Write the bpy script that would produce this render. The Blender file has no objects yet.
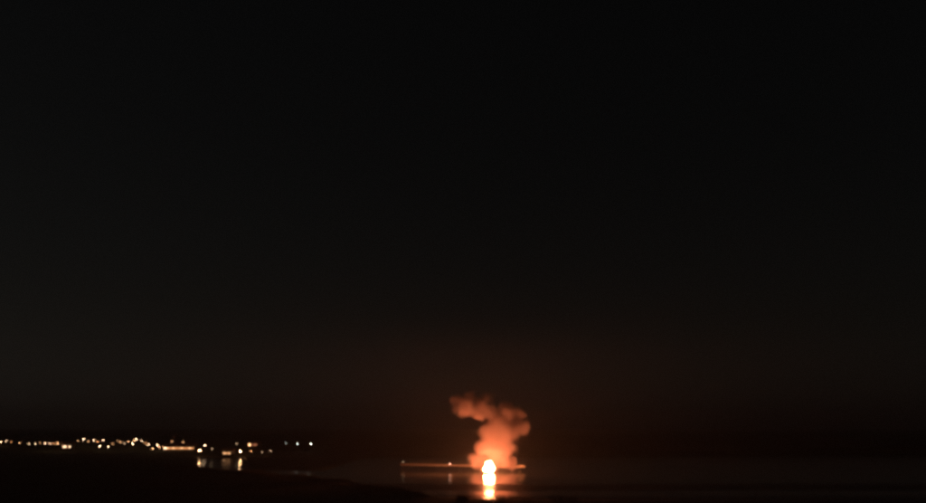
import bpy, bmesh, math, random
from mathutils import Vector, Matrix, noise
R = math.radians
rng = random.Random(7)
scene = bpy.context.scene

# ------------------------------------------------------------------ camera
cam_data = bpy.data.cameras.new('camera')
cam_data.sensor_width = 36.0
cam_data.lens = 35.0
cam_data.clip_start = 0.1
cam_data.clip_end = 6000.0
cam = bpy.data.objects.new('camera', cam_data)
scene.collection.objects.link(cam)
cam.location = (0.0, 0.0, 25.0)
cam.rotation_euler = (R(90 + 10.91), 0, 0)
scene.camera = cam

# ------------------------------------------------------------------ night sky
world = bpy.data.worlds.new('World')
scene.world = world
world.use_nodes = True
wn, wl = world.node_tree.nodes, world.node_tree.links
bg = wn['Background']
sky = wn.new('ShaderNodeTexSky')
sky.sky_type = 'NISHITA'
sky.sun_disc = False
sky.sun_elevation = R(2.0)
sky.sun_rotation = R(-75)
hs = wn.new('ShaderNodeHueSaturation')
hs.inputs['Saturation'].default_value = 0.3
wl.new(sky.outputs['Color'], hs.inputs['Color'])
wl.new(hs.outputs['Color'], bg.inputs['Color'])
bg.inputs['Strength'].default_value = 0.0027

# faint added sun lamp, low from the left, no visible source
sun_data = bpy.data.lights.new('added_sun', 'SUN')
sun_data.energy = 0.002
sun_data.angle = R(0.5)
sun_data.color = (1.0, 0.95, 0.86)
sun = bpy.data.objects.new('added_sun', sun_data)
scene.collection.objects.link(sun)
sun.rotation_euler = (R(88), 0, R(-105))

vs = scene.view_settings
vs.view_transform = 'Standard'
vs.look = 'None'
vs.exposure = 0.0
vs.gamma = 1.0
vs.use_curve_mapping = False
cy = scene.cycles
cy.max_bounces = 6
cy.diffuse_bounces = 1
cy.glossy_bounces = 2
cy.volume_bounces = 2
cy.transmission_bounces = 2
cy.sample_clamp_indirect = 20.0
cy.volume_step_rate = 1.0
cy.volume_max_steps = 256
cy.caustics_reflective = False
cy.caustics_refractive = False
cy.pixel_filter_type = 'BLACKMAN_HARRIS'
cy.filter_width = 3.6
cy.use_denoising = True
scene.render.dither_intensity = 2.0

# ------------------------------------------------------------------ helpers
col = scene.collection

def mesh_obj(name, bm, m, parent=None):
    me = bpy.data.meshes.new(name)
    bm.normal_update()
    bm.to_mesh(me)
    bm.free()
    return link(name, me, m, parent)

def link(name, me, m, parent=None):
    o = bpy.data.objects.new(name, me)
    col.objects.link(o)
    if m is not None and not me.materials:
        me.materials.append(m)
    if parent is not None:
        o.parent = parent
    return o

def thing(name, label, cat, loc=(0, 0, 0), rz=0.0, group=None):
    o = bpy.data.objects.new(name, None)
    col.objects.link(o)
    o.location = loc
    o.rotation_euler = (0, 0, rz)
    o.empty_display_size = 0.5
    tag(o, label, cat, group)
    return o

def tag(o, label, cat, group=None):
    o['label'] = label
    o['category'] = cat
    if group:
        o['group'] = group
    return o

def add_box(bm, c, s, rz=0.0, rx=0.0, ry=0.0):
    M = Matrix.Translation(c) @ Matrix.Rotation(rz, 4, 'Z') @ Matrix.Rotation(ry, 4, 'Y') @ Matrix.Rotation(rx, 4, 'X') @ Matrix.Diagonal((s[0], s[1], s[2], 1))
    bmesh.ops.create_cube(bm, size=1.0, matrix=M)

def add_tube(bm, a, b, r0, r1=None, seg=8):
    a, b = Vector(a), Vector(b)
    d = b - a
    q = d.to_track_quat('Z', 'Y').to_matrix().to_4x4()
    M = Matrix.Translation((a + b) / 2) @ q
    bmesh.ops.create_cone(bm, cap_ends=True, segments=seg, radius1=r0, radius2=r0 if r1 is None else r1, depth=d.length, matrix=M)

def box_obj(name, c, s, m, parent, rz=0.0, bevel=0.0):
    bm = bmesh.new()
    add_box(bm, c, s, rz)
    if bevel:
        bmesh.ops.bevel(bm, geom=bm.edges[:], offset=bevel, segments=1, affect='EDGES')
    return mesh_obj(name, bm, m, parent)

def tube_obj(name, a, b, r0, r1, m, parent, seg=8):
    bm = bmesh.new()
    add_tube(bm, a, b, r0, r1, seg)
    return mesh_obj(name, bm, m, parent)

# ------------------------------------------------------------------ materials
def principled(name, color, rough=0.7, var=0.25, scale=1.5, metal=0.0, bump=0.0):
    m = bpy.data.materials.new(name)
    m.use_nodes = True
    n, l = m.node_tree.nodes, m.node_tree.links
    b = n['Principled BSDF']
    tc = n.new('ShaderNodeTexCoord')
    nz = n.new('ShaderNodeTexNoise')
    nz.inputs['Scale'].default_value = scale
    nz.inputs['Detail'].default_value = 4
    l.new(tc.outputs['Object'], nz.inputs['Vector'])
    rp = n.new('ShaderNodeValToRGB')
    rp.color_ramp.elements[0].position = 0.3
    rp.color_ramp.elements[1].position = 0.7
    rp.color_ramp.elements[0].color = tuple(c * (1 - var) for c in color) + (1,)
    rp.color_ramp.elements[1].color = tuple(min(1, c * (1 + var)) for c in color) + (1,)
    l.new(nz.outputs['Fac'], rp.inputs['Fac'])
    l.new(rp.outputs['Color'], b.inputs['Base Color'])
    b.inputs['Roughness'].default_value = rough
    b.inputs['Metallic'].default_value = metal
    if bump:
        bp = n.new('ShaderNodeBump')
        bp.inputs['Strength'].default_value = bump
        l.new(nz.outputs['Fac'], bp.inputs['Height'])
        l.new(bp.outputs['Normal'], b.inputs['Normal'])
    return m

_em = {}
def emitter(color, strength):
    key = (color, round(strength, 2))
    if key not in _em:
        m = bpy.data.materials.new('glowing_lamp_glass')
        m.use_nodes = True
        n, l = m.node_tree.nodes, m.node_tree.links
        n.remove(n['Principled BSDF'])
        e = n.new('ShaderNodeEmission')
        e.inputs['Color'].default_value = color + (1,)
        e.inputs['Strength'].default_value = strength
        l.new(e.outputs[0], n['Material Output'].inputs['Surface'])
        _em[key] = m
    return _em[key]

M_land = principled('dark_grass_land', (0.05, 0.055, 0.028), 0.95, 0.4, 0.08, bump=0.3)
M_steel = principled('galvanised_steel', (0.30, 0.30, 0.30), 0.5, 0.15, 3.0, metal=0.6)
M_wood = principled('weathered_pier_timber', (0.42, 0.34, 0.26), 0.75, 0.35, 1.2, bump=0.3)
M_pile = principled('wet_dark_pile_timber', (0.03, 0.024, 0.02), 0.5, 0.4, 1.5, bump=0.3)
M_plaster = principled('pale_plaster', (0.30, 0.26, 0.21), 0.9, 0.15, 0.7)
M_plaster2 = principled('ochre_plaster', (0.26, 0.18, 0.11), 0.9, 0.15, 0.7)
M_roof = principled('clay_roof_tile', (0.26, 0.11, 0.07), 0.85, 0.3, 2.5, bump=0.4)
M_door = principled('brown_painted_wood', (0.12, 0.07, 0.04), 0.6, 0.2, 3.0)
M_glass = principled('dark_window_glass', (0.02, 0.022, 0.025), 0.1, 0.2, 1.0)
M_trim = principled('white_painted_trim', (0.7, 0.68, 0.62), 0.6, 0.1, 2.0)
M_char = principled('charred_fibreglass', (0.05, 0.045, 0.042), 0.7, 0.6, 1.3, bump=0.5)
M_hull = principled('soot_stained_white_gelcoat', (0.30, 0.28, 0.26), 0.4, 0.6, 0.6)
M_stone = principled('quay_stone', (0.30, 0.28, 0.24), 0.85, 0.3, 0.8, bump=0.4)

# ------------------------------------------------------------------ terrain
def sstep(a, b, x):
    t = max(0.0, min(1.0, (x - a) / (b - a)))
    return t * t * (3 - 2 * t)

EDGE = [(250, 700), (290, 260), (303, 80), (312, 8), (325, -5), (364, -25), (420, -58), (447, -72), (482, -113), (523, -157), (740, -226), (800, -231)]
def edge_x(y):
    for (y0, x0), (y1, x1) in zip(EDGE, EDGE[1:]):
        if y0 <= y <= y1:
            return x0 + (x1 - x0) * (y - y0) / (y1 - y0)
    return EDGE[0][1] if y < EDGE[0][0] else EDGE[-1][1]

def shore_s(x, y):
    n = noise.noise(Vector((x * 0.02, y * 0.02, 3.1))) * 7
    # the quay front below the town is straight, the rest of the shore wanders
    q = sstep(-235, -225, x) * (1 - sstep(-140, -120, x))
    main = y - 735 - n * (1 - q) + 215 * sstep(-0.237, -0.229, x / max(y, 1.0)) * (1 - sstep(-0.15, -0.09, x / max(y, 1.0))) - max(0.0, x + 60) * 0.2  # includes an added promontory that hides the outer lamps' reflections
    head = (edge_x(y) + 11 * sstep(430, 500, y) + 4 * sstep(540, 660, y) - x) * 0.6 + noise.noise(Vector((x * 0.05, y * 0.05, 7))) * 4
    return max(main, head)

def ground_z(x, y):
    s = shore_s(x, y)
    z = -1.6 + 2.3 * sstep(-4, 6, s)
    if s > 0:
        up = max(0.0, y - 740)
        z += min(up, 180) * 0.053 + sstep(180, 560, up) * 0.6
        z += noise.noise(Vector((x * 0.012, y * 0.012, 0))) * 2.2 * sstep(0, 60, s) * (0.2 + 0.8 * sstep(880, 1000, y))
    return z

def grid(name, xs, ys, fz, m):
    bm = bmesh.new()
    rows = [[bm.verts.new((x, y, fz(x, y))) for x in xs] for y in ys]
    for j in range(len(ys) - 1):
        for i in range(len(xs) - 1):
            bm.faces.new((rows[j][i], rows[j][i + 1], rows[j + 1][i + 1], rows[j + 1][i]))
    for f in bm.faces:
        f.smooth = True
    return mesh_obj(name, bm, m)

def land_z(x, y):
    z = ground_z(x, y)
    # the hillside the viewer stands on, falling to the low dark foreland
    e = math.hypot(x * 0.8, y) + noise.noise(Vector((x * 0.03, y * 0.03, 9))) * 5 * sstep(8, 30, math.hypot(x, y))
    h = 23.2 * (1 - sstep(2, 60, e)) if y > -20 or e > 2 else 23.2
    if y < 0: h = max(h, 23.2 * (1 - sstep(20, 140, abs(x))))
    z = z + h
    z += noise.noise(Vector((x * 0.11, y * 0.11, 2))) * 0.3 * sstep(4, 15, math.hypot(x, y)) * (1 - sstep(680, 720, y)) * (1 if shore_s(x, y) > 8 else 0)
    return z
xs = [-800 + i * 5.5 for i in range(300)]
ys = [-80 + i * 5.5 for i in range(180)] + [915 + i * 16 for i in range(28)]
far = grid('shore_land', xs, ys, land_z, M_land)
far['kind'] = 'structure'
def hills_z(x, y):
    return 8.8 + noise.noise(Vector((x * 0.004, y * 0.004, 5))) * 3.0 + 2.0 * sstep(1400, 2600, y) - 3.5 * (1 - sstep(1310, 1360, y))
hills = grid('distant_hills', [-2000 + i * 40 for i in range(101)], [1310 + i * 42.5 for i in range(41)], hills_z, M_land)
hills['kind'] = 'structure'

# ------------------------------------------------------------------ water
def water_material():
    m = bpy.data.materials.new('calm_night_sea')
    m.use_nodes = True
    n, l = m.node_tree.nodes, m.node_tree.links
    b = n['Principled BSDF']
    b.inputs['Base Color'].default_value = (0.06, 0.057, 0.046, 1)
    b.inputs['IOR'].default_value = 1.333
    geo = n.new('ShaderNodeNewGeometry')
    sep = n.new('ShaderNodeSeparateXYZ')
    l.new(geo.outputs['Position'], sep.inputs[0])
    def math_(op, a, bb=None, c=None):
        k = n.new('ShaderNodeMath'); k.operation = op
        for i, v in enumerate((a, bb, c)):
            if v is None: continue
            if isinstance(v, (int, float)): k.inputs[i].default_value = v
            else: l.new(v, k.inputs[i])
        return k.outputs[0]
    # wind: long streaks of ruffled water lying across the bay
    mp = n.new('ShaderNodeMapping'); mp.inputs['Scale'].default_value = (0.012, 0.05, 1)
    l.new(geo.outputs['Position'], mp.inputs['Vector'])
    nz = n.new('ShaderNodeTexNoise'); nz.inputs['Scale'].default_value = 1.0; nz.inputs['Detail'].default_value = 3
    l.new(mp.outputs[0], nz.inputs['Vector'])
    yw = math_('ADD', sep.outputs['Y'], math_('MULTIPLY', math_('SUBTRACT', nz.outputs['Fac'], 0.5), 26.0))
    def ramp(v, lo, hi):
        k = n.new('ShaderNodeMapRange'); k.interpolation_type = 'SMOOTHSTEP'
        l.new(v, k.inputs[0]); k.inputs[1].default_value = lo; k.inputs[2].default_value = hi
        return k.outputs[0]
    band = math_('MULTIPLY', ramp(yw, 352, 370), ramp(yw, 410, 392))
    near_ = ramp(yw, 352, 308)
    ruf = math_('MAXIMUM', band, near_)
    ripple = math_('MULTIPLY', math_('SUBTRACT', nz.outputs['Fac'], 0.4), 0.06)
    rough = math_('ADD', math_('MULTIPLY', ruf, 0.27), math_('ADD', 0.10, ripple))
    l.new(rough, b.inputs['Roughness'])
    # low swell
    wv = n.new('ShaderNodeTexNoise'); wv.inputs['Scale'].default_value = 0.5; wv.inputs['Detail'].default_value = 3
    l.new(geo.outputs['Position'], wv.inputs['Vector'])
    bp = n.new('ShaderNodeBump'); bp.inputs['Strength'].default_value = 1.0; bp.inputs['Distance'].default_value = 0.03
    l.new(wv.outputs['Fac'], bp.inputs['Height'])
    l.new(bp.outputs['Normal'], b.inputs['Normal'])
    return m
bm = bmesh.new()
W = [bm.verts.new(p) for p in ((-850, -80, 0), (850, -80, 0), (850, 1380, 0), (-850, 1380, 0))]
bm.faces.new(W)
sea = mesh_obj('sea_water', bm, water_material())
sea['kind'] = 'structure'

# ------------------------------------------------------------------ haze
def volume_mat(name):
    m = bpy.data.materials.new(name)
    m.use_nodes = True
    n, l = m.node_tree.nodes, m.node_tree.links
    n.remove(n['Principled BSDF'])
    v = n.new('ShaderNodeVolumePrincipled')
    l.new(v.outputs[0], n['Material Output'].inputs['Volume'])
    return m, n, l, v
mh, n, l, v = volume_mat('damp_night_haze')
v.inputs['Color'].default_value = (0.92, 0.90, 0.88, 1)
v.inputs['Density'].default_value = 0.00027
v.inputs['Anisotropy'].default_value = 0.45
bm = bmesh.new()
add_box(bm, (0, 1465, 31), (4100, 3130, 68))
haze = mesh_obj('haze', bm, mh)
haze['kind'] = 'stuff'
haze['label'] = 'thin damp night air glowing dull red around the fire'
haze['category'] = 'haze'

# ------------------------------------------------------------------ long timber pier behind the burning boat
P0, P1 = Vector((-36, 531, 0)), Vector((33.5, 505, 0))
plen = (P1 - P0).length
pang = math.atan2(P1.y - P0.y, P1.x - P0.x)
pier = thing('timber_pier', 'long low timber pier on piles, its edge lit orange behind the burning boat', 'pier', P0, pang)
DZ = 3.2
box_obj('deck', (plen / 2, 1.7, DZ - 0.06), (plen, 3.2, 0.12), M_wood, pier)
box_obj('edge_beam', (plen / 2, -0.02, DZ - 0.42), (plen, 0.22, 0.9), M_wood, pier)
box_obj('edge_beam', (plen / 2, 3.42, DZ - 0.42), (plen, 0.22, 0.9), M_wood, pier)
bm = bmesh.new(); add_tube(bm, (0, 0, -1.4), (0, 0, DZ - 0.6), 0.19, 0.16, 8)
pile_me = bpy.data.meshes.new('pile'); bm.to_mesh(pile_me); bm.free(); pile_me.materials.append(M_pile)
bm = bmesh.new(); add_box(bm, (0, 0, DZ - 0.5), (0.28, 3.0, 0.3))
cap_me = bpy.data.meshes.new('cross_beam'); bm.to_mesh(cap_me); bm.free(); cap_me.materials.append(M_pile)
bm = bmesh.new(); add_box(bm, (0, 0, DZ + 0.5), (0.1, 0.1, 1.0))
post_me = bpy.data.meshes.new('rail_post'); bm.to_mesh(post_me); bm.free(); post_me.materials.append(M_wood)
k = 0
x = 0.6
while x < plen:
    for yy in (0.45, 2.95):
        o = link('pile', pile_me, None, pier); o.location = (x, yy, 0)
        o.rotation_euler = (rng.uniform(-.015, .015), rng.uniform(-.015, .015), 0)
    o = link('cross_beam', cap_me, None, pier); o.location = (x, 1.7, 0)
    o = link('rail_post', post_me, None, pier); o.location = (x, 3.2, 0)
    x += 4.4
box_obj('handrail', (plen / 2, 3.2, DZ + 1.03), (plen, 0.12, 0.07), M_wood, pier)

# ------------------------------------------------------------------ lamps
def lamp(x, y, z, base, label, color, power, group=None, name='street_lamp', reach=0.9, face=-1):
    t = thing(name, label, 'lamp', (x, y, base), 0.0, group)
    h = z - base
    tube_obj('base', (0, 0, -0.25), (0, 0, 0.35), 0.16, 0.14, M_steel, t)
    tube_obj('pole', (0, 0, 0.3), (0, 0, h + 0.30), 0.08, 0.05, M_steel, t)
    tube_obj('arm', (0, 0, h + 0.28), (0, face * reach, h + 0.34), 0.035, 0.03, M_steel, t, 6)
    bm = bmesh.new()
    add_box(bm, (0, face * reach, h + 0.33), (0.34, 0.6, 0.12))
    bmesh.ops.bevel(bm, geom=bm.edges[:], offset=0.04, segments=1, affect='EDGES')
    hd = mesh_obj('lamp_head', bm, M_steel, t)
    bm = bmesh.new()
    bmesh.ops.create_icosphere(bm, subdivisions=1, radius=0.32, matrix=Matrix.Translation((0, face * reach, h + 0.10)) @ Matrix.Diagonal((1, 1, 0.75, 1)))
    mesh_obj('bulb', bm, emitter(color, power * LAMP), hd)
    return t
LAMP = 42.0
WARM = (1.0, 0.50, 0.22)
AMBER = (1.0, 0.40, 0.14)
PALE = (1.0, 0.64, 0.37)
COOL = (0.92, 1.0, 0.90)
PAIR = ('street lamp of the close pale pair next to the brightest lit house', 'close pair of street lamps')
HOUSE = ('warm street lamp standing alone right beside the brightest lit house', None)
UPPER = ('pale street lamp of the upper row behind the brightest lit house', 'street lamps of the upper row')
LOWER = ('pale street lamp of the low pair under the upper row of lamps', 'low pair of street lamps')
STEEP = ('street lamp of the tight cluster climbing the steep street', 'street lamps climbing the steep street')
SMALL = ('small amber lamp added between the brighter street lamps of the town', 'added small amber lamps of the town')  # filler lamps added in the dark gaps of the town lights
HALL = ('street lamp of the small cluster beside the end of the lit quay hall', 'street lamps beside the quay hall')
FAINT = 'faint street lamp nearly lost in the dark of the town slope'
FAINT_G = 'faint street lamps on the town slope'
OUT = 'warm street lamp on the slope at the headland end of the town'
OUT_G = 'street lamps at the headland end of the town'
lamps = [  # x, y, z of the light, colour, power, label, group
    (-421.9, 840, 10.0, WARM, 1.8, OUT, OUT_G),
    (-416.5, 840, 10.6, PALE, 0.5, OUT, OUT_G),
    (-372.2, 790, 9.3, PALE, 0.35, FAINT, FAINT_G),
    (-366.6, 790, 9.1, PALE, 0.4, FAINT, FAINT_G),
    (-358.3, 790, 9.5, PALE, 0.8, *PAIR),
    (-354.4, 790, 9.1, PALE, 0.6, *PAIR),
    (-347.4, 790, 9.5, WARM, 0.8, *HOUSE),
    (-346.3, 840, 12.2, PALE, 1.6, *UPPER),
    (-336.9, 840, 11.5, PALE, 0.75, *UPPER),
    (-328.2, 840, 11.3, PALE, 0.9, *UPPER),
    (-311.5, 790, 7.1, PALE, 1.5, *LOWER),
    (-303.8, 790, 6.7, PALE, 0.9, *LOWER),
    (-315.2, 840, 10.9, WARM, 0.12, FAINT, FAINT_G),
    (-290.2, 790, 9.5, PALE, 0.2, FAINT, FAINT_G),
    (-298.1, 840, 12.4, PALE, 1.4, *STEEP),
    (-300.2, 840, 11.0, WARM, 0.7, *STEEP),
    (-283.5, 790, 9.3, PALE, 1.5, *STEEP),
    (-292.9, 840, 10.6, PALE, 0.6, *STEEP),
    (-269.4, 790, 8.7, PALE, 0.8, *HALL),
    (-262.0, 790, 8.1, PALE, 1.0, *HALL),
    (-249.2, 741, 6.4, WARM, 0.5, 'dim amber street lamp low on the slope beside the long lit quay hall', None),
    (-260.2, 790, 6.4, WARM, 0.5, *HALL),
    (-221.4, 790, 8.0, PALE, 1.0, 'bright street lamp on the slope just above the quay lamp by the lit hall', None),
    (-194.0, 790, 9.3, PALE, 0.15, FAINT, FAINT_G),
    (-152.0, 790, 9.8, COOL, 0.1, FAINT, FAINT_G),
    (-141.9, 790, 9.4, COOL, 0.4, 'dimmer of the two cool white lamps at the dark outer end of town', None),
    (-130.5, 790, 9.0, COOL, 1.1, 'bright cool white lamp standing last at the dark outer end of town', None),
    (-397.2, 810, 10.3, AMBER, 0.15, *SMALL),
    (-390.0, 810, 9.4, WARM, 0.37, *SMALL),
    (-372.0, 810, 9.6, WARM, 0.20, *SMALL),
    (-360.1, 810, 9.3, AMBER, 0.30, *SMALL),
    (-353.0, 810, 8.6, AMBER, 0.42, *SMALL),
    (-342.5, 810, 9.4, WARM, 0.36, *SMALL),
    (-338.7, 810, 11.4, WARM, 0.28, *SMALL),
    (-329.4, 810, 10.9, WARM, 0.27, *SMALL),
    (-321.5, 810, 10.7, AMBER, 0.38, *SMALL),
    (-308.1, 810, 8.6, WARM, 0.26, *SMALL),
    (-301.2, 810, 10.3, WARM, 0.39, *SMALL),
    (-294.2, 810, 10.7, WARM, 0.39, *SMALL),
    (-279.1, 810, 9.4, AMBER, 0.29, *SMALL),
    (-263.9, 810, 6.4, AMBER, 0.19, *SMALL),
    (-235.8, 810, 6.4, AMBER, 0.22, *SMALL),
    (-190.6, 760, 6.4, AMBER, 0.27, *SMALL),
    (-190.9, 810, 6.9, WARM, 0.42, *SMALL),
    (-178.7, 810, 7.7, AMBER, 0.42, *SMALL),
    (-256.3, 810, 10.7, WARM, 0.36, *SMALL),
    (-245.7, 810, 10.3, WARM, 0.36, *SMALL),
]
for x, y, z, c, p, lab, g in lamps:
    lamp(x, y, z, ground_z(x, y), lab, c, p, g)
quay_lamps = [
    (-210.7, 738.5, 5.0, WARM, 4.6, 'bright warm quay lamp near the lit hall with a streak on the water', None),
    (-201.1, 739, 6.2, PALE, 0.15, 'weak quay lamp beside the bright one near the lit hall', None),
    (-178.0, 738, 4.4, WARM, 7.0, 'bright warm quay lamp casting the longest streak on the water', None),
    (-169.7, 739, 4.4, AMBER, 0.4, 'amber quay lamp beside the one with the longest water streak', None),
    (-160.8, 739, 3.6, PALE, 0.14, 'faint pale lamp toward the dark end of the quay', 'faint lamps at the end of the quay'),
    (-154.1, 739, 4.6, PALE, 0.2, 'faint pale lamp toward the dark end of the quay', 'faint lamps at the end of the quay'),
]
for x, y, z, c, p, lab, g in quay_lamps:
    lamp(x, y, z, ground_z(x, y), lab, c, p, g, 'quay_lamp', 0.7)

# stone quay wall along the waterfront below the town
qw = thing('quay_wall', 'low stone quay wall along the waterfront under the town lamps', 'wall', (-225, 734.6, 0))
x = 0.0
i = 0
while x < 98:
    w = 3.2 + rng.uniform(-.3, .3)
    box_obj('stone_block', (x + w / 2, 0, -0.25 + rng.uniform(-.02, .02)), (w - 0.06, 1.1, 2.1), M_stone, qw, 0, 0.04)
    x += w

# lamps on the pier
def pier_pt(t, off):
    d = (P1 - P0).normalized()
    nrm = Vector((-d.y, d.x, 0))
    return P0 + d * t + nrm * off
a = pier_pt(1.6, 0.55)
lamp(a.x, a.y, DZ + 0.9, DZ, 'dim pale lamp at the far dark end of the timber pier', PALE, 0.04, None, 'pier_lamp', 0.5)
a = pier_pt(30.4, 0.55)
lamp(a.x, a.y, DZ + 0.3, DZ, 'short pinkish pier lamp with a bright streak on the water below', (1.0, 0.46, 0.30), 0.3, None, 'pier_lamp', 0.45)
a = pier_pt(41.0, 0.55)
lamp(a.x, a.y, DZ + 3.0, DZ, 'slim faintly glowing lamp post on the pier just beside the flames', PALE, 0.02, None, 'pier_lamp', 0.5)  # its bulb keeps a very faint glow

# ------------------------------------------------------------------ houses with lit windows
def house(x, y, w, d, h, rh, rz, label, wallm, wins, name='house', group=None, cat='house', wz=1.5, ww=1.0, wh=1.3):
    gz = min(ground_z(x + a, y + b) for a in (-w/2, 0, w/2) for b in (-d/2, 0, d/2))
    t = thing(name, label, cat, (x, y, gz), rz, group)
    top = max(ground_z(x + a, y + b) for a in (-w/2, 0, w/2) for b in (-d/2, 0, d/2)) - gz
    H = h + top
    box_obj('wall', (0, 0, H / 2 - 0.15), (w, d, H + 0.3), wallm, t)
    bm = bmesh.new()
    o = 0.4
    vv = [bm.verts.new(p) for p in ((-w/2-o, -d/2-o, H), (w/2+o, -d/2-o, H), (w/2+o, d/2+o, H), (-w/2-o, d/2+o, H), (-w/2-o, 0, H+rh), (w/2+o, 0, H+rh))]
    for f in ((0,1,5,4), (2,3,4,5), (0,4,3), (1,2,5), (3,2,1,0)):
        bm.faces.new([vv[i] for i in f])
    rf = mesh_obj('roof', bm, M_roof, t)
    box_obj('chimney', (w * 0.25, d * 0.12, H + rh), (0.6, 0.6, 1.2), wallm, rf)
    fz = ground_z(x, y - d/2) - gz
    box_obj('door', (w * 0.5 - 0.9, -d/2 - 0.03, fz + 1.0), (0.95, 0.10, 2.0), M_door, t)
    for (u, em) in wins:
        wo = box_obj('window', (u, -d/2 - 0.02, fz + wz + wh/2 - 0.4), (ww + 0.16, 0.08, wh + 0.16), M_trim, t)
        box_obj('pane', (u, -d/2 - 0.065, fz + wz + wh/2 - 0.4), (ww, 0.03, wh), em or M_glass, wo)
    return t
hot = emitter(WARM, 3.2)
blaze = emitter(PALE, 7.0)
mid = emitter(AMBER, 1.9)
low = emitter(AMBER, 0.9)
red = emitter((1.0, 0.34, 0.16), 0.8)
gw = thing('added_screen_wall', 'added dark screen wall on the quay in front of the waterfront house', 'wall', (-190, 737.2, 0.6))  # added wall, keeps the house windows' reflection off the water
box_obj('wall', (0, 0, 0.75), (15, 0.4, 1.9), M_pile, gw)
box_obj('coping', (0, 0, 1.76), (15.2, 0.55, 0.12), M_stone, gw)
# long quay hall with a band of lit windows
house(-243.5, 794, 27, 9, 4.2, 2.4, 0, 'long low quay hall with a continuous band of lit orange windows', M_plaster2,
      [(-11.8 + i * 2.36, (blaze, hot, mid, hot, mid, mid, hot, mid, mid, hot, mid)[i]) for i in range(11)], 'quay_hall', None, 'hall', 2.2, 1.9, 1.0)
house(-340.2, 794, 9, 8, 5.0, 2.2, 0.05, 'pale house with the brightest lit windows on the town slope', M_plaster,
      [(-2.4, blaze), (-1.0, blaze), (1.1, low), (2.6, blaze)], wz=3.4, ww=0.9, wh=1.1)
house(-190.5, 748, 10, 7, 3.6, 2.0, 0, 'waterfront house with a row of lit windows between the quay lamps', M_plaster,
      [(-2.6, hot), (-1.0, hot), (0.6, mid), (2.0, hot)], wz=1.7, ww=1.0, wh=0.9)
house(-180.5, 794, 11, 8, 5.4, 2.3, -0.04, 'house with one bright and two dull red windows above the quay', M_plaster2,
      [(-2.6, emitter(WARM, 10.0)), (1.0, red), (3.0, red)], wz=4.6, ww=1.2, wh=1.4)

# ------------------------------------------------------------------ reeds and scrub along the dark near shore
M_reed = principled('dry_reed_leaf', (0.07, 0.065, 0.035), 0.9, 0.4, 0.5)
rr_ = random.Random(11)
vs_, fs = [], []
while len(fs) < 26000:
    y = rr_.uniform(306, 560)
    x = edge_x(y) + 11 * sstep(430, 500, y) + rr_.uniform(-26, 4) * rr_.random()
    if noise.noise(Vector((x * 0.09, y * 0.09, 4))) < -0.12: continue
    z = land_z(x, y)
    if z < -0.25: continue
    for q in range(6):
        h_ = rr_.uniform(0.7, 2.1) * (0.75 + noise.noise(Vector((x * 0.05, y * 0.05, 8))))
        a_ = rr_.uniform(0, 6.28)
        bx_, by_ = x + rr_.gauss(0, .5), y + rr_.gauss(0, .5)
        w_ = rr_.uniform(.03, .09)
        lx_, ly_ = rr_.gauss(0, .25) * h_, rr_.gauss(0, .25) * h_
        i0 = len(vs_)
        vs_ += [(bx_ - w_ * math.cos(a_), by_ - w_ * math.sin(a_), z - .1), (bx_ + w_ * math.cos(a_), by_ + w_ * math.sin(a_), z - .1), (bx_ + lx_, by_ + ly_, z + h_)]
        fs.append((i0, i0 + 1, i0 + 2))
rme = bpy.data.meshes.new('shore_reeds'); rme.from_pydata(vs_, [], fs)
reeds = link('shore_reeds', rme, M_reed)
reeds['kind'] = 'stuff'
tag(reeds, 'dark reeds and scrub fringing the unlit near shore', 'reeds')

# ------------------------------------------------------------------ added waterfront trees, screening light reflections off the water
M_bark = principled('tree_bark', (0.10, 0.075, 0.055), 0.9, 0.3, 4.0, bump=0.5)
M_leaf = principled('dark_evergreen_leaf', (0.045, 0.06, 0.03), 0.8, 0.5, 0.9)
def tree_meshes(seed, h):
    r_ = random.Random(seed)
    bm = bmesh.new()
    add_tube(bm, (0, 0, -0.4), (0.1, 0, h * 0.45), 0.2, 0.14, 7)
    add_tube(bm, (0.1, 0, h * 0.42), (-0.1, 0.1, h * 0.85), 0.14, 0.05, 6)
    for i in range(7):
        a_ = i * 2.4
        z0 = h * (0.32 + 0.07 * i)
        ln = h * 0.3 * (1 - i / 11)
        add_tube(bm, (0.05, 0, z0), (math.cos(a_) * ln, math.sin(a_) * ln, z0 + h * 0.14), 0.07, 0.02, 5)
    tr = bpy.data.meshes.new('trunk'); bm.to_mesh(tr); bm.free(); tr.materials.append(M_bark)
    vs_, fs = [], []
    lobes = [(r_.uniform(-.22, .22) * h, r_.uniform(-.22, .22) * h, r_.uniform(.42, .9) * h, r_.uniform(.14, .2) * h) for _ in range(13)]
    for k_ in range(2600):
        lx, ly, lz, lr = lobes[k_ % 13]
        d_ = Vector((r_.gauss(0, 1), r_.gauss(0, 1), r_.gauss(0, 1))).normalized() * lr * r_.random() ** 0.4
        c = Vector((lx, ly, lz)) + d_
        c.z = min(c.z, h)
        u_ = Vector((r_.gauss(0, 1), r_.gauss(0, 1), r_.gauss(0, 1))).normalized()
        w_ = u_.orthogonal().normalized()
        sz = r_.uniform(0.16, 0.32)
        i0 = len(vs_)
        vs_ += [c - u_ * sz * 1.6, c + w_ * sz * .6, c + u_ * sz * 1.6, c - w_ * sz * .6]
        fs.append((i0, i0 + 1, i0 + 2, i0 + 3))
    cr = bpy.data.meshes.new('crown'); cr.from_pydata(vs_, [], fs); cr.materials.append(M_leaf)
    return tr, cr
TM = [tree_meshes(i, hh_) for i, hh_ in enumerate((7.6, 8.2, 7.0))]
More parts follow.
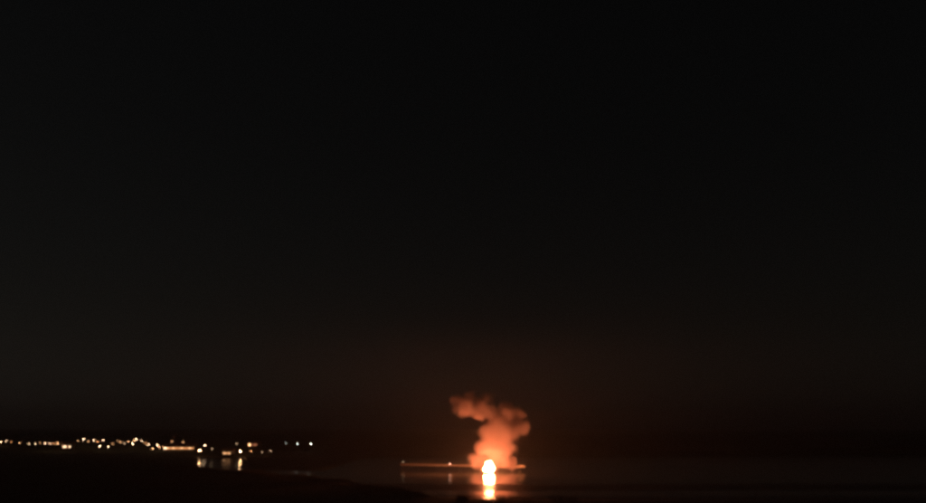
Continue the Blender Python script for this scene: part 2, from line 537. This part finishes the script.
for i, (x, y, sc_t) in enumerate(((-146, 752, .98), (-141.5, 753, 1.0), (-137.5, 751, .96), (-133, 753, 1.0), (-128.5, 752, .97), (-124, 754, 1.0), (-150.5, 754, .95),
                                  (-178.2, 756, .9), (-174, 755, .92), (-169.5, 757, .9), (-182.4, 757, .88))):
    end = x > -155
    t = thing('added_screen_tree', 'added leafy tree on the shore screening reflections of the cool white lamps' if end else 'added leafy tree behind the quay lamps screening reflections of the red windows', 'tree',
              (x, y, ground_z(x, y)), i * 1.3, 'added shore trees under the outer lamps' if end else 'added trees behind the quay')
    t.scale = (sc_t,) * 3
    link('trunk', TM[i % 3][0], None, t); link('crown', TM[i % 3][1], None, t)

# ------------------------------------------------------------------ burning boat
BX, BY = 13.6, 490.5
boat = thing('burning_boat', 'small cabin boat burning fiercely on the water in front of the pier', 'boat', (BX, BY, 0), R(62))
def hull_bm():
    bm = bmesh.new()
    L_, B_ = 9.6, 3.1
    rows = []
    for i in range(13):
        t = i / 12
        x = -L_/2 + L_ * t
        wd = B_/2 * (1 - max(0, (t - 0.45) / 0.55) ** 2.2) * (0.88 + 0.12 * min(1, t * 3)) + 0.02
        sheer = 1.15 + 0.55 * max(0, t - 0.35) ** 1.6
        keel = -0.45 + 0.5 * max(0, (t - 0.7) / 0.3) ** 2
        rake = 0.55 * max(0, (t - 0.7) / 0.3)
        pts = [(x + rake, -wd, sheer), (x + rake * .6, -wd * 0.93, 0.35), (x, -wd * 0.6, -0.15), (x, 0, keel),
               (x, wd * 0.6, -0.15), (x + rake * .6, wd * 0.93, 0.35), (x + rake, wd, sheer)]
        rows.append([bm.verts.new(p) for p in pts])
    for a_, b_ in zip(rows, rows[1:]):
        for i in range(6):
            bm.faces.new((a_[i], b_[i], b_[i + 1], a_[i + 1]))
    bm.faces.new(rows[0])
    # inset deck
    dk = [[bm.verts.new((r_[0].co.x, r_[0].co.y * 0.96, r_[0].co.z - 0.14)), bm.verts.new((r_[6].co.x, r_[6].co.y * 0.96, r_[6].co.z - 0.14))] for r_ in rows]
    for a_, b_ in zip(dk, dk[1:]):
        bm.faces.new((a_[0], a_[1], b_[1], b_[0]))
    bmesh.ops.recalc_face_normals(bm, faces=bm.faces[:])
    return bm
mesh_obj('hull', hull_bm(), M_hull, boat)
bm = bmesh.new()
add_tube(bm, (-4.75, -1.38, 1.05), (-1, -1.56, 1.12), 0.07, 0.07, 6); add_tube(bm, (-4.75, 1.38, 1.05), (-1, 1.56, 1.12), 0.07, 0.07, 6)
mesh_obj('rubbing_strake', bm, M_char, boat)
bm = bmesh.new()
vv = [bm.verts.new(p) for p in ((-1.6, -1.15, 1.0), (2.3, -1.0, 1.0), (2.3, 1.0, 1.0), (-1.6, 1.15, 1.0), (-1.5, -1.0, 2.75), (1.2, -0.85, 2.75), (1.2, 0.85, 2.75), (-1.5, 1.0, 2.75))]
for f in ((0,1,5,4), (1,2,6,5), (2,3,7,6), (3,0,4,7), (4,5,6,7), (3,2,1,0)):
    bm.faces.new([vv[i] for i in f])
cab = mesh_obj('cabin', bm, M_char, boat)
for s in (-1, 1):
    for x in (-0.9, 0.2):
        box_obj('window', (x, s * 1.06, 2.1), (0.8, 0.06, 0.55), M_glass, cab)
tube_obj('mast', (-0.2, 0, 2.7), (-0.25, 0, 4.6), 0.05, 0.03, M_char, boat, 6)
bm = bmesh.new()
prev = None
for i in range(7):
    t = i / 6
    p_ = Vector((2.6 + 2.3 * math.sin(t * math.pi), 0.95 * math.cos(t * math.pi), 1.85))
    add_tube(bm, (p_.x, p_.y, 1.05), p_, 0.025, 0.025, 5)
    if prev is not None: add_tube(bm, prev, p_, 0.025, 0.025, 5)
    prev = p_
mesh_obj('bow_rail', bm, M_steel, boat)

# flames: tongues of burning gas rising off the deck and cabin
mf = bpy.data.materials.new('flame'); mf.use_nodes = True
n, l = mf.node_tree.nodes, mf.node_tree.links
n.remove(n['Principled BSDF'])
e = n.new('ShaderNodeEmission')
tc = n.new('ShaderNodeTexCoord')
nz = n.new('ShaderNodeTexNoise'); nz.inputs['Scale'].default_value = 0.7; nz.inputs['Detail'].default_value = 2
l.new(tc.outputs['Object'], nz.inputs['Vector'])
rp = n.new('ShaderNodeValToRGB')
rp.color_ramp.elements[0].position = 0.35; rp.color_ramp.elements[0].color = (1.0, 0.24, 0.08, 1)
rp.color_ramp.elements[1].position = 0.65; rp.color_ramp.elements[1].color = (1.0, 0.32, 0.12, 1)
l.new(nz.outputs['Fac'], rp.inputs['Fac']); l.new(rp.outputs['Color'], e.inputs['Color'])
FLAME = 500.0
e.inputs['Strength'].default_value = FLAME
l.new(e.outputs[0], n['Material Output'].inputs['Surface'])
fire = thing('fire', 'round white hot blaze of flames rising from the burning boat', 'fire', (BX, BY, 1.1))
frng = random.Random(5)
for i in range(17):
    ang = i * 2.4
    rad = 2.0 * math.sqrt(i / 17)
    cx, cy_ = rad * math.cos(ang), rad * math.sin(ang) * 0.8
    hh = (5.5 - 1.25 * rad) * frng.uniform(0.6, 1.15)
    wd = frng.uniform(0.6, 1.0)
    lean = Vector((frng.uniform(-.6, 1.1), frng.uniform(-.5, .5), 0))
    bm = bmesh.new()
    rings = []
    N, S = 8, 9
    for j in range(N + 1):
        t = j / N
        rr = wd * (math.sin(math.pi * min(1, (t * 0.86 + 0.14)) ** 0.75)) ** 0.9 if t < 1 else 0.02
        c = Vector((cx, cy_, 0)) * (1 + 0.25 * math.sin(t * 3)) + lean * t * t + Vector((0, 0, t * hh))
        ring = []
        for s in range(S):
            a_ = s / S * 2 * math.pi
            q = 1 + 0.45 * noise.noise(Vector((math.cos(a_) + i * 3, math.sin(a_), t * 3)))
            ring.append(bm.verts.new(c + Vector((math.cos(a_) * rr * q, math.sin(a_) * rr * q, 0))))
        rings.append(ring)
    for a_, b_ in zip(rings, rings[1:]):
        for s in range(S):
            bm.faces.new((a_[s], a_[(s + 1) % S], b_[(s + 1) % S], b_[s]))
    bm.faces.new(rings[0][::-1]); bm.faces.new(rings[-1])
    for f in bm.faces: f.smooth = True
    mesh_obj('flame', bm, mf, fire)

# ------------------------------------------------------------------ smoke plume
SX, SY = 13.6, 498.0
puffs = [  # x, depth behind SY, z, radius, weight
    (7.5, 8, 6.0, 7.0, 0.65), (12.0, 9, 5.0, 7.5, 0.7), (17.5, 9, 6.0, 8.0, 0.7), (22.5, 8, 6.0, 7.0, 0.75), (26.5, 7, 4.5, 5.0, 0.7), (10.5, 8, 12.5, 7.0, 0.8), (4.0, 7, 9.0, 8.5, 0.2),
    (16.5, 6, 13.5, 10.2, 1.0), (22.5, 6, 14.5, 9.0, 1.0), (15.5, 5, 20.5, 9.2, 1.0), (24.0, 5, 21.0, 9.6, 1.0), (20.0, 4, 25.5, 9.6, 1.0),
    (28.5, 4, 25.0, 7.0, 0.9), (34.0, 3, 24.0, 5.0, 0.8), (23.5, 3, 31.5, 8.0, 1.0), (31.0, 3, 30.5, 5.6, 0.8), (14.5, 2, 31.5, 6.5, 0.9),
    (9.2, 1, 30.5, 4.6, 1.0), (9.0, 1, 34.5, 7.0, 1.0), (1.6, 0, 34.6, 7.4, 1.0), (-3.0, 0, 37.8, 5.4, 0.9), (4.0, 1, 39.5, 5.4, 0.8),
    (-4.4, 0, 33.6, 3.2, 0.6), (13.0, 3, 39.0, 7.5, 0.5), (22.0, 3, 4.0, 4.0, 0.5), (27.5, 3, 3.0, 3.2, 0.4), (29.5, 3, 2.6, 2.4, 0.35),
]
bm = bmesh.new()
for x, d, z, r, w in puffs:
    bmesh.ops.create_icosphere(bm, subdivisions=3, radius=r * 1.0 + 1.4, matrix=Matrix.Translation((x - SX, d, max(z, r * 0 + z))))
me = bpy.data.meshes.new('smoke_tmp'); bm.to_mesh(me); bm.free()
tmp = bpy.data.objects.new('smoke_tmp', me); col.objects.link(tmp)
rm = tmp.modifiers.new('r', 'REMESH'); rm.mode = 'VOXEL'; rm.voxel_size = 0.9
dg = bpy.context.evaluated_depsgraph_get()
sm = bpy.data.meshes.new_from_object(tmp.evaluated_get(dg))
bpy.data.objects.remove(tmp)
for vtx in sm.vertices:      # keep the plume just above the water
    if vtx.co.z < 0.25: vtx.co.z = 0.25
sm.name = 'smoke_plume'
sm.materials.clear()
ms, n, l, v = volume_mat('sooty_smoke')
ms.cycles.volume_step_rate = 0.5
smoke = link('smoke_plume', sm, ms)
smoke.location = (SX, SY, 0)
tag(smoke, 'billowing smoke plume lit orange from below, curling over the burning boat', 'smoke')
tc = n.new('ShaderNodeTexCoord')
def vmath(op, a, b=None):
    k = n.new('ShaderNodeVectorMath'); k.operation = op
    l.new(a, k.inputs[0])
    if b is not None:
        if isinstance(b, tuple): k.inputs[1].default_value = b
        else: l.new(b, k.inputs[1])
    return k
def fmath(op, a, b=None, c=None):
    k = n.new('ShaderNodeMath'); k.operation = op
    for i, q in enumerate((a, b, c)):
        if q is None: continue
        if isinstance(q, (int, float)): k.inputs[i].default_value = q
        else: l.new(q, k.inputs[i])
    return k.outputs[0]
w1 = n.new('ShaderNodeTexNoise'); w1.inputs['Scale'].default_value = 0.15; w1.inputs['Detail'].default_value = 5; w1.inputs['Roughness'].default_value = 0.62
l.new(tc.outputs['Object'], w1.inputs['Vector'])
off = vmath('SUBTRACT', w1.outputs['Color'], (0.5, 0.5, 0.5))
sc_ = vmath('MULTIPLY', off.outputs[0], (10.0, 10.0, 10.0))
pp = vmath('ADD', tc.outputs['Object'], sc_.outputs[0]).outputs[0]
best = None
for x, d, z, r, w in puffs:
    ds = vmath('DISTANCE', pp, (x - SX, d, z)).outputs['Value']
    val = fmath('MULTIPLY_ADD', ds, -w / r, w)
    best = val if best is None else fmath('MAXIMUM', best, val)
w2 = n.new('ShaderNodeTexNoise'); w2.inputs['Scale'].default_value = 0.26; w2.inputs['Detail'].default_value = 5; w2.inputs['Roughness'].default_value = 0.65
l.new(tc.outputs['Object'], w2.inputs['Vector'])
dens = fmath('SUBTRACT', best, fmath('MULTIPLY', w2.outputs['Fac'], 0.42))
mr = n.new('ShaderNodeMapRange'); mr.interpolation_type = 'SMOOTHSTEP'
l.new(dens, mr.inputs[0]); mr.inputs[1].default_value = -0.06; mr.inputs[2].default_value = 0.32
SMOKE = 0.34
l.new(fmath('MULTIPLY', mr.outputs[0], SMOKE), v.inputs['Density'])
v.inputs['Color'].default_value = (0.70, 0.54, 0.53, 1)
v.inputs['Anisotropy'].default_value = 0.1
